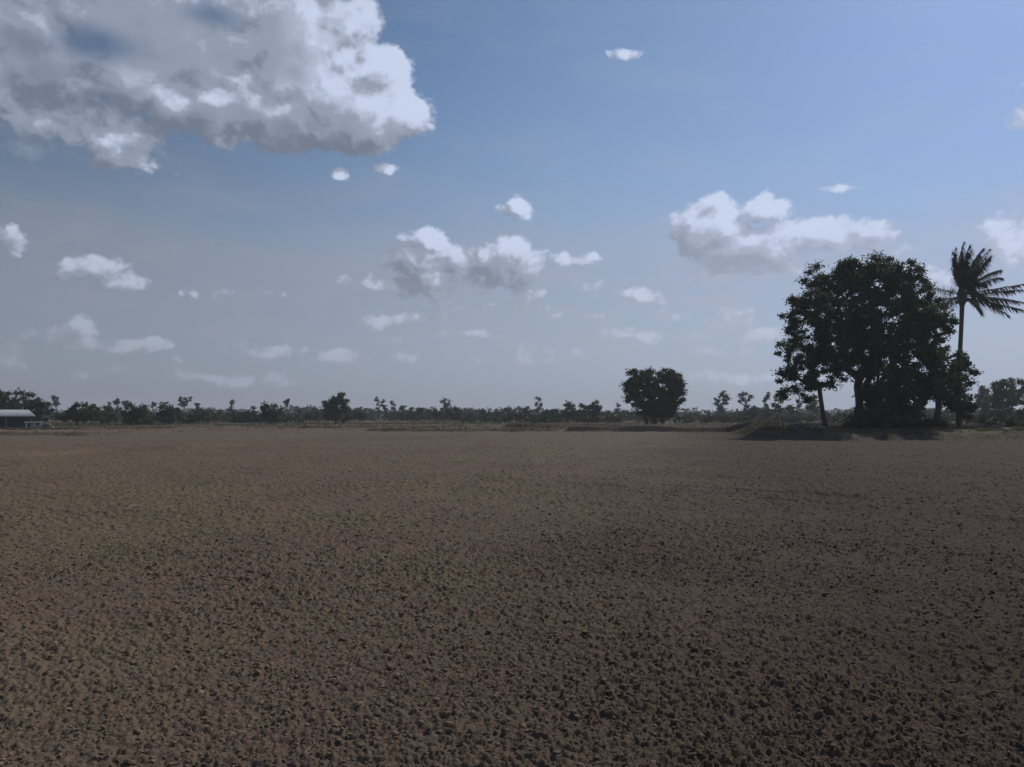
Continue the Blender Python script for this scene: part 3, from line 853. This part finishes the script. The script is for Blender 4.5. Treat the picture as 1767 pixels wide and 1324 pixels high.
# ------------------------------------------------------------------ trees along the far edge of the fields
B = 'bush'; TR = 'tree'
GF = 'trees and bushes along the far edge of the fields'
FAR = [
 # name, label, cat, Y, trunk(px, px fork, py fork), lobes, clusters, leaves, leaf size, material, trunk r
 ('broadleaf_tree', 'big dark round tree right behind the low shed at the left edge', TR, 124, (12, 12, 706), [(14, 692, 28, 20), (-14, 694, 24, 20), (34, 700, 12, 14), (4, 712, 40, 12)], 80, 9000, .36, L_DARK, .25),
 ('broadleaf_tree', 'olive brown round tree just right of the dark tree behind the shed', TR, 120, (66, 66, 714), [(58, 704, 15, 13), (72, 708, 16, 14), (66, 722, 24, 9), (48, 700, 8, 8)], 55, 6500, .34, L_OLIVE, .18),
 ('slender_tree', 'pale thin tree rising just right of the olive brown tree by the shed', TR, 230, (96, 96, 700), [(95, 687, 5, 6), (97, 696, 5, 6)], 12, 700, .5, L_PALE, .14),
 ('bush', 'broad dark bush with a notched top, first dense bush right of the shed', B, 118, (134, 134, 722), [(126, 712, 16, 12), (140, 708, 14, 11), (152, 714, 14, 12), (134, 722, 26, 9), (109, 722, 12, 8)], 46, 5200, .34, L_DARK, .12),
 ('bush', 'green bush with a flat top between two darker bushes left of the dark spire', B, 140, (176, 176, 722), [(168, 709, 10, 9), (182, 713, 14, 10), (176, 723, 22, 7)], 30, 3200, .36, L_GREEN, .10),
 ('spire_tree', 'small dark spire shaped tree, shorter of the two spires on the left skyline', TR, 200, (188, 188, 706), [(188, 700, 3, 6), (188, 708, 5, 6)], 9, 500, .45, L_DARK, .10),
 ('spire_tree', 'narrow dark pointed tree, taller of the two spires on the left skyline', TR, 210, (203, 203, 704), [(203, 690, 3, 5), (203, 698, 5, 7), (203, 708, 6, 6)], 14, 900, .45, L_DARK, .12),
 ('slender_tree', 'pale bushy topped tree just right of the tall narrow spire', TR, 240, (217, 217, 704), [(216, 698, 8, 6), (219, 704, 7, 5)], 12, 800, .5, L_PALE, .12),
 ('bush', 'large round dark bush right of the tall narrow spire', B, 124, (236, 236, 722), [(230, 712, 14, 14), (244, 710, 12, 11), (236, 724, 22, 9)], 46, 5000, .34, L_DARK, .12),
 ('slender_tree', 'faint small tree peeping over the large round dark bush', TR, 260, (263, 263, 706), [(263, 698, 6, 5)], 7, 420, .5, L_PALE, .10),
 ('slender_tree', 'faint small round tree between the dark bush and the umbrella shaped tree', TR, 260, (284, 284, 706), [(284, 698, 7, 5), (286, 704, 5, 4)], 8, 480, .5, L_PALE, .10),
 ('bush', 'mid green bush left below the umbrella shaped tree', B, 128, (290, 290, 722), [(282, 711, 12, 10), (297, 709, 12, 10), (290, 723, 22, 8)], 38, 4000, .34, L_GREEN, .11),
 ('umbrella_tree', 'tall tree with a round umbrella crown on a bare stem, left of centre', TR, 230, (317, 318, 702), [(313, 688, 5, 5), (323, 690, 6, 6), (317, 697, 8, 5)], 22, 1300, .45, L_PALE, .16),
 ('slender_tree', 'short tufted tree just right of the umbrella shaped tree', TR, 200, (340, 340, 706), [(340, 699, 4, 4), (341, 707, 7, 6)], 12, 800, .42, L_GREEN, .10),
 ('bush', 'low bush at the foot of the short tufted tree', B, 150, (344, 344, 724), [(335, 719, 14, 8), (352, 716, 12, 8)], 24, 2400, .36, L_GREEN, .08),
 ('slender_tree', 'thin tree with a sparse pointed top, standing alone over low bushes', TR, 220, (399, 400, 706), [(400, 695, 4, 6), (396, 706, 5, 6), (402, 708, 5, 5)], 13, 800, .42, L_DARK, .11),
 ('bush', 'low dark bushes left of the thin pointed tree', B, 170, (372, 372, 722), [(362, 714, 9, 6), (374, 713, 7, 6), (370, 721, 18, 6)], 22, 2000, .38, L_GREEN, .08),
 ('bush', 'low olive bush right of the thin pointed tree', B, 160, (422, 422, 722), [(416, 716, 14, 7), (430, 714, 10, 7)], 22, 2000, .38, L_OLIVE, .08),
 ('slender_tree', 'very small tree close left of the wide green bush', TR, 200, (438, 438, 710), [(438, 705, 4, 4), (438, 712, 5, 4)], 8, 500, .42, L_DARK, .08),
 ('bush', 'wide round topped green bush in the middle of the left treeline', B, 140, (467, 467, 720), [(458, 710, 13, 11), (473, 708, 14, 10), (467, 720, 24, 9)], 44, 4600, .34, L_GREEN, .12),
 ('umbrella_tree', 'slim tall tree with a small drooping top, right of the wide green bush', TR, 210, (495, 495, 698), [(495, 692, 6, 4), (494, 698, 4, 4)], 12, 600, .40, L_DARK, .12),
 ('slender_tree', 'leaning thin sapling between the slim drooping tree and the big dark tree', TR, 190, (512, 517, 712), [(517, 708, 3, 4), (513, 716, 4, 5)], 8, 420, .40, L_GREEN, .08),
 ('bush', 'dark bush right at the left foot of the big dark tree', B, 170, (536, 536, 722), [(530, 716, 9, 6), (542, 713, 5, 6), (538, 721, 16, 5)], 20, 1800, .38, L_DARK, .08),
 ('broadleaf_tree', 'big very dark tree with a lumpy two stepped crown in the left treeline', TR, 150, (580, 580, 712), [(590, 690, 11, 9), (594, 702, 10, 12), (575, 700, 15, 12), (566, 713, 16, 11), (586, 717, 18, 10)], 80, 9500, .38, L_DARK, .28),
 ('bush', 'round dark bush just right of the big dark two stepped tree', B, 175, (620, 620, 720), [(622, 712, 11, 7), (612, 717, 10, 6), (622, 720, 16, 6)], 26, 2300, .38, L_DARK, .09),
 ('sparse_tree', 'tallest of three sparse feathery trees on the skyline left of centre', TR, 220, (652, 650, 700), [(650, 690, 5, 4), (655, 698, 5, 5), (652, 708, 5, 5)], 14, 520, .42, L_DARK, .12),
 ('sparse_tree', 'middle one of three sparse feathery trees on the skyline', TR, 220, (663, 663, 704), [(663, 694, 3, 4), (664, 702, 4, 5)], 9, 330, .42, L_DARK, .10),
 ('sparse_tree', 'rightmost of three sparse feathery trees on the skyline', TR, 225, (679, 678, 706), [(677, 697, 4, 4), (680, 702, 4, 4)], 9, 380, .42, L_PALE, .10),
 ('slender_tree', 'stubby upright dark tree just right of the three sparse trees', TR, 200, (694, 695, 712), [(695, 704, 5, 6), (690, 713, 5, 6), (698, 715, 5, 6)], 16, 1100, .40, L_DARK, .11),
 ('bush', 'uneven bushes with a small spike near the middle of the treeline', B, 190, (720, 720, 718), [(712, 712, 6, 7), (724, 712, 8, 6), (730, 706, 3, 5), (738, 716, 10, 7)], 26, 2000, .38, L_DARK, .09),
 ('slender_tree', 'pale rounded tree standing up behind a dark green bush near the centre', TR, 250, (768, 768, 704), [(768, 694, 8, 7), (771, 701, 7, 5)], 16, 1100, .46, L_PALE, .13),
 ('bush', 'dark green bush in front of the pale rounded tree', B, 180, (766, 766, 718), [(765, 711, 12, 7), (756, 717, 10, 6), (776, 717, 10, 6)], 30, 2700, .38, L_GREEN, .10),
 ('bush', 'small upright green shrub right of the dark green bush near the centre', B, 180, (788, 788, 716), [(787, 710, 5, 6), (790, 719, 8, 6)], 14, 1200, .38, L_GREEN, .08),
 ('bush', 'low grey green shrubs in the middle of the skyline', B, 200, (830, 830, 718), [(812, 716, 12, 6), (836, 716, 14, 6), (858, 716, 12, 6)], 30, 2400, .40, L_BELT, .08),
 ('bush', 'dark shrubs right of the middle of the skyline', B, 200, (890, 890, 718), [(877, 713, 9, 7), (893, 716, 10, 6), (910, 711, 8, 8)], 30, 2400, .40, L_BELT, .08),
 ('sparse_tree', 'sparse tree with an open looped crown right of the picture centre', TR, 210, (929, 929, 704), [(929, 690, 5, 5), (925, 698, 3, 6), (934, 698, 3, 6), (928, 708, 7, 5)], 18, 700, .42, L_DARK, .11),
 ('bush', 'grey green shrubs just right of the open crowned sparse tree', B, 200, (950, 950, 718), [(944, 711, 8, 7), (957, 714, 9, 7)], 20, 1700, .40, L_BELT, .08),
 ('broadleaf_tree', 'low wide dark green tree left of the round lone tree', TR, 165, (988, 988, 712), [(985, 705, 13, 8), (1000, 707, 12, 8), (978, 714, 12, 8), (995, 716, 18, 7)], 50, 5000, .38, L_DARK, .16),
 ('broadleaf_tree', 'brighter green round tree between the low wide tree and the lone tree', TR, 160, (1024, 1024, 712), [(1022, 701, 12, 8), (1030, 707, 8, 9), (1022, 716, 15, 7)], 40, 4200, .38, L_GREEN, .15),
 ('slender_tree', 'small faint tree close to the left side of the round lone tree', TR, 220, (1068, 1067, 706), [(1067, 699, 5, 4), (1064, 706, 3, 4)], 9, 480, .42, L_PALE, .10),
 ('sparse_tree', 'tall airy oval tree right of the round lone tree', TR, 190, (1247, 1246, 700), [(1248, 682, 10, 9), (1252, 692, 9, 10), (1240, 696, 8, 9), (1246, 703, 9, 8), (1236, 690, 4, 5)], 46, 2600, .36, L_GREEN, .17),
 ('sparse_tree', 'airy tree with a round see through crown, second right of the lone tree', TR, 195, (1286, 1285, 700), [(1280, 682, 8, 7), (1292, 684, 8, 8), (1284, 692, 10, 6)], 34, 1500, .34, L_GREEN, .13),
 ('bush', 'round green bush below the see through crown', B, 170, (1298, 1298, 716), [(1296, 708, 10, 9), (1304, 714, 9, 9), (1290, 716, 9, 8)], 36, 3600, .36, L_GREEN, .10),
 ('slender_tree', 'slim upright oval tree midway between the airy trees and the clump', TR, 200, (1323, 1323, 700), [(1324, 683, 4, 7), (1323, 694, 5, 9)], 18, 1300, .38, L_GREEN, .12),
 ('bush', 'dark bush at the foot of the slim upright oval tree', B, 180, (1323, 1323, 716), [(1325, 709, 7, 9), (1320, 715, 9, 7)], 22, 2000, .36, L_DARK, .09),
 ('broadleaf_tree', 'dark tree with a leaning top just left of the clump', TR, 170, (1340, 1344, 704), [(1345, 687, 6, 7), (1341, 698, 7, 8), (1351, 691, 6, 4), (1342, 709, 9, 8)], 32, 2600, .36, L_DARK, .14),
 ('bush', 'small round bush left of the slim bare trunk, seen under the branches', B, 180, (1362, 1362, 714), [(1361, 705, 6, 8), (1366, 712, 7, 7)], 20, 1800, .36, L_DARK, .09),
 ('slender_tree', 'small spiky tree seen under the lowest branches of the clump', TR, 180, (1380, 1380, 706), [(1380, 694, 5, 4), (1378, 700, 4, 4)], 10, 420, .36, L_GREEN, .08),
 ('broadleaf_tree', 'far tree seen through the gap left of the slim bare trunk', TR, 180, (1404, 1404, 702), [(1404, 690, 7, 7), (1400, 700, 10, 7), (1408, 708, 8, 7)], 28, 2300, .36, L_DARK, .12),
 ('slender_tree', 'small pale tree right beside the right end of the clump', TR, 190, (1685, 1685, 706), [(1685, 692, 5, 5), (1688, 700, 6, 6)], 14, 900, .38, L_PALE, .10),
 ('broadleaf_tree', 'round topped grey green tree between the clump and the tallest tree at far right', TR, 160, (1699, 1699, 706), [(1699, 674, 8, 8), (1695, 688, 12, 12), (1706, 694, 14, 12)], 44, 4200, .36, L_BELT, .16),
 ('broadleaf_tree', 'tallest dark tree of the treeline at the far right, with a domed crown', TR, 130, (1730, 1730, 700), [(1729, 665, 13, 13), (1720, 680, 14, 14), (1740, 682, 14, 14), (1730, 700, 26, 16)], 80, 9000, .36, L_DARK, .24),
 ('spire_tree', 'narrow pointed tree squeezed beside the domed tree at far right', TR, 150, (1746, 1746, 690), [(1746, 656, 3, 7), (1747, 670, 5, 9), (1747, 690, 7, 12)], 24, 2200, .36, L_DARK, .12),
 ('broadleaf_tree', 'dark tree cut off by the right edge of the picture', TR, 125, (1770, 1770, 700), [(1768, 668, 12, 15), (1774, 690, 16, 20), (1790, 680, 20, 24)], 60, 7000, .36, L_DARK, .2),
 ('bush', 'low dark hedge like bush under the trees at the far right', B, 112, (1715, 1715, 726), [(1700, 722, 18, 10), (1725, 722, 20, 11), (1750, 722, 18, 11), (1684, 726, 12, 8), (1775, 722, 18, 12)], 70, 7000, .32, L_BELT, .08),
]
for (nm, lb, ct, Y, tp, lo, nc, nl, lf, lm, rb) in FAR:
    if nm in ('broadleaf_tree', 'bush'): lo = [(l[0], l[1] - .06 * l[3], l[2] * 1.18, l[3] * 1.12) for l in lo]
    tree(nm, lb, ct, Y, tp, lo, nc, nl, lf, lm, rb, GF, cl_r=None, depth=1.0)

# ------------------------------------------------------------------ the unbroken scrub behind them: one far-off mass
def thicket():
    rg = np.random.default_rng(21)
    V = []; F = []; nb = 0
    C = []
    for (y0, y1, n, hmin, hmax) in ((150, 190, 260, .8, 1.9), (210, 260, 420, 1.2, 2.9), (300, 380, 420, 2.0, 4.2), (420, 560, 380, 3.0, 6.0)):
        Y = rg.uniform(y0, y1, n); X = rg.uniform(-.85, .85, n) * Y
        if y0 < 200:   # gaps of open grass in the nearest row
            k = fbm(X * .03, Y * 0, 3, 31) > .42; X, Y = X[k], Y[k]
        h = rg.uniform(hmin, hmax, len(X)) * (.55 + .9 * fbm(X * .025, Y * 0 + y0, 3, 33))
        for x, y, hh in zip(X, Y, h):
            m = 46
            d = rg.normal(size=(m, 3)); d /= np.linalg.norm(d, axis=1)[:, None]
            wd = hh * rg.uniform(.8, 1.7)
            q = rg.uniform(.6, 1, m)[:, None]
            p = np.array([x, y, hh * .52]) + d * q * np.array([wd, wd * .8, hh * .52])
            C.append((p, hh))
    P = np.vstack([c[0] for c in C]); S = np.concatenate([np.full(len(c[0]), .35 + .16 * c[1]) for c in C])
    P = P[:]; Vv, Ff = leaf_quads(P, 1.0, rg, .3, .8)
    # scale each card about its centre
    Vv = (Vv.reshape(-1, 4, 3) - P[:, None]) * (S * 1.25)[:, None, None] + P[:, None]
    o = link('far_thicket', np_mesh('far_thicket', Vv.reshape(-1, 3), Ff), L_BELT)
    setp(o, kind='stuff')
thicket()

# ------------------------------------------------------------------ shed and small things
def box(lo, hi):
    (x0, y0, z0), (x1, y1, z1) = lo, hi
    V = [(x0, y0, z0), (x1, y0, z0), (x1, y1, z0), (x0, y1, z0), (x0, y0, z1), (x1, y0, z1), (x1, y1, z1), (x0, y1, z1)]
    F = [(3, 2, 1, 0), (4, 5, 6, 7), (0, 1, 5, 4), (1, 2, 6, 5), (2, 3, 7, 6), (3, 0, 4, 7)]
    return V, F
def boxes(name, lst, m, parent, bevel=.01):
    V = []; F = []
    for lo, hi in lst:
        v, f = box(lo, hi); F += [tuple(i + len(V) for i in q) for q in f]; V += v
    o = link(name, np_mesh(name, np.array(V), np.array(F)), m, parent)
    if bevel:
        bv = o.modifiers.new('bevel', 'BEVEL'); bv.width = bevel; bv.segments = 2
    return o
def shed():
    Y = 96.0; x1 = at(62, 716, Y)[0]
    TH = math.atan2(-x1, Y)
    z0 = gz(x1, Y)
    eave = at(30, 718.5, Y)[2] - z0; ridge = at(30, 707.5, Y + 2.5)[2] - z0
    root = empty('open_shed', (x1, Y, z0)); root.rotation_euler = (0, 0, TH)
    X0, X1 = -9.5, 0.0
    n = 110; V = []; F = []
    yb, yr, y2 = 0.0, 2.9, 5.8
    for i in range(n + 1):
        u = i / n; xa = X0 + (X1 - X0) * u; cz = .022 * (i % 2)
        xr = min(xa, X1 - .75)
        V += [(xa, yb, eave + cz), (xr, yr, ridge + cz), (min(xa, X1 - .05), y2, eave + cz)]
    for i in range(n):
        a = i * 3; F += [(a, a + 3, a + 4, a + 1), (a + 1, a + 4, a + 5, a + 2)]
    k = len(V) - 3
    ro = link('roof', np_mesh('roof', np.array(V), np.array(F)), M_roof, root)
    so = ro.modifiers.new('thick', 'SOLIDIFY'); so.thickness = .02
    boxes('fascia', [((X0 + .1, yb + .08, eave - .20), (X1 - .15, yb + .13, eave - .03))], M_fascia, root)
    for xx in (-8.8, -6.2, -3.0, -.45):
        boxes('post', [((xx - .08, yb + .2, -.1), (xx + .08, yb + .36, eave - .2))], M_post, root)
        boxes('post', [((xx - .07, y2 - .40, -.1), (xx + .07, y2 - .26, eave - .05))], M_post, root)
    boxes('back_wall', [((X0 + .3, y2 - .65, -.1), (X1 - .6, y2 - .57, eave - .10))], M_fascia, root)
    setp(root, 'low open sided farm shed with a pale sheet roof on posts at the left edge', 'shed')
    # white table and the sacks beside it
    Yt = 93.0
    xa, xb = at(41, 716, Yt)[0], at(74.5, 716, Yt)[0]; zt = gz(xb, Yt)
    h = at(50, 727.5, Yt)[2] - zt
    h = max(h, .72)
    t_ = empty('white_table', ((xa + xb) / 2, Yt, zt)); t_.rotation_euler = (0, 0, TH)
    L = (xb - xa) / 2 * .80
    boxes('table_top', [((-L, -.4, h - .16), (L, .4, h))], M_white, t_, .02)
    for xx in (-L + .12, .0, L - .25):
        boxes('leg', [((xx, -.34, -.08), (xx + .2, .34, h - .16))], M_white, t_, .015)
    setp(t_, 'low whitewashed concrete table on block legs beside the shed', 'table')
    xc = at(84, 716, Yt)[0]
    V = []; F = []
    import bmesh
    bm = bmesh.new(); rgx = random.Random(4)
    for (dx, dz, sx) in ((-.35, .17, .42), (.3, .16, .4), (-.05, .45, .4)):
        r_ = bmesh.ops.create_icosphere(bm, subdivisions=3, radius=1)
        for v in r_['verts']:
            c = v.co; q = (abs(c.x) ** 3 + abs(c.y) ** 3 + abs(c.z) ** 3) ** (-1 / 3)
            c *= q * (1 + .04 * sin(9 * c.x + 4 * c.z)); v.co = (c.x * sx + dx, c.y * .3, c.z * .18 + dz)
    me = bpy.data.meshes.new('sack_pile'); bm.to_mesh(me); bm.free()
    for p in me.polygons: p.use_smooth = True
    o = link('sack_pile', me, M_beige, None, (xc, Yt - .2, gz(xc, Yt) - .02))
    setp(o, 'small heap of beige filled sacks right of the whitewashed table', 'sacks')
shed()

def hut():
    Y = 230.0; x, z = at(1170, 716, Y)[0], 0
    z = gz(x, Y); root = empty('field_hut', (x, Y, z)); h = at(1170, 709, Y)[2] - z
    boxes('wall', [((-.9, -.8, 0), (.9, .8, h - .5))], M_beige, root, 0)
    V = np.array([(-1.3, -1.2, h - .5), (1.3, -1.2, h - .5), (1.3, 0, h + .1), (-1.3, 0, h + .1), (1.3, 1.2, h - .5), (-1.3, 1.2, h - .5)])
    ro = link('roof', np_mesh('roof', V, np.array([(0, 1, 2, 3), (3, 2, 4, 5)])), M_white, root)
    ro.modifiers.new('thick', 'SOLIDIFY').thickness = .06
    setp(root, 'tiny far hut with a white roof just right of the lone round tree', 'hut')
hut()

for i, (px, top, Y, lb) in enumerate(((1343, 726, 56, 'left one of two thin wooden stakes on the grassy bank left of the clump'),
                                      (1350, 727, 56.5, 'right one of two thin wooden stakes on the grassy bank left of the clump'))):
    p = at(px, top, Y); z = gz(p[0], Y)
    T = Tubes(); T.add([(0, 0, -.2), (.02, 0, (p[2] - z) * .5), (-.03 * i, 0, p[2] - z + .35)], [.06, .055, .045], 8)
    o = link('wooden_stake', T.mesh('wooden_stake'), M_wood, None, (p[0], Y, z))
    setp(o, lb, 'stake', 'wooden stakes on the grassy bank')

def rock(px, py, Y, s, lb):
    import bmesh
    bm = bmesh.new(); bmesh.ops.create_icosphere(bm, subdivisions=3, radius=1)
    rg = random.Random(int(px))
    a = [rg.uniform(1.5, 4) for _ in range(6)]
    for v in bm.verts:
        c = v.co; k = 1 + .16 * sin(a[0] * c.x + a[1] * c.y) + .13 * cos(a[2] * c.z + a[3] * c.x) + .08 * sin(a[4] * 3 * c.y + a[5] * 2 * c.z)
        v.co = (c.x * k * s * 1.5, c.y * k * s, c.z * k * s * .6)
    me = bpy.data.meshes.new('stone'); bm.to_mesh(me); bm.free()
    x = at(px, 716, Y)[0]
    o = link('stone', me, M_stone, None, (x, Y, gz(x, Y) + s * .2))
    setp(o, lb, 'stone', 'pale stones on the grassy mound')
rock(1410, 745, 53, .34, 'long pale stone on the bank in front of the slim bare trunk')
rock(1378, 747, 53, .22, 'small pale stone left of the long pale stone')
rock(1558, 735, 55, .20, 'pale stone low between the stems of the dense dark tree')
rock(1735, 747, 53, .26, 'pale stone in the weeds near the right edge')

def branch_pile(px, Y, lb, seed):
    rg = np.random.default_rng(seed); x = at(px, 716, Y)[0]; z = gz(x, Y)
    T = Tubes()
    for k in range(12):
        a = rg.uniform(-.35, .35); L = rg.uniform(.8, 2.1); c = rg.normal(size=2) * (.8, .25)
        p0 = np.array([c[0] - L / 2, c[1], rg.uniform(.0, .3)]); p1 = p0 + np.array([L * cos(a), L * sin(a), rg.uniform(-.1, .3)])
        md = (p0 + p1) / 2 + rg.normal(size=3) * .08
        T.add([p0, md, p1], [.055, .045, .02], 6)
    o = link('branch_pile', T.mesh('branch_pile'), M_wood, None, (x, Y, z)); setp(o, lb, 'dead wood', 'heaps of cut branches on the mound')
branch_pile(1395, 57, 'heap of dry cut branches left of the slim bare trunk', 3)
branch_pile(1722, 56, 'heap of dry branches in the weeds near the right edge', 8)
for px, Y, lb, sd_ in ((1700, 58, 'weedy green bush on the bank right of the clump', 1), (1745, 60, 'weedy olive bush on the bank at the right edge', 2)):
    tree('weed_bush', lb, 'bush', Y, (px, px, 736), [(px, 734, 16, 7), (px + 14, 736, 12, 5)], 20, 1500, .17, L_OLIVE if sd_ == 2 else L_GREEN, .03, 'weedy bushes on the bank', cl_r=.3)

# ------------------------------------------------------------------ haze
mh = bpy.data.materials.new('haze'); mh.use_nodes = True
th_ = NT(mh.node_tree); th_.n.clear()
ho = th_.new('ShaderNodeOutputMaterial'); pv = th_.new('ShaderNodeVolumePrincipled')
pv.inputs['Color'].default_value = rgb(.90, .90, .90)
pv.inputs['Density'].default_value = .00062
pv.inputs['Anisotropy'].default_value = .2
th_.l.new(pv.outputs[0], ho.inputs['Volume'])
V, F = box((-1150, -1150, -2.2), (1150, 1150, 24))
hz_ = link('haze', np_mesh('haze', np.array(V), np.array(F)), mh)
setp(hz_, kind='stuff')
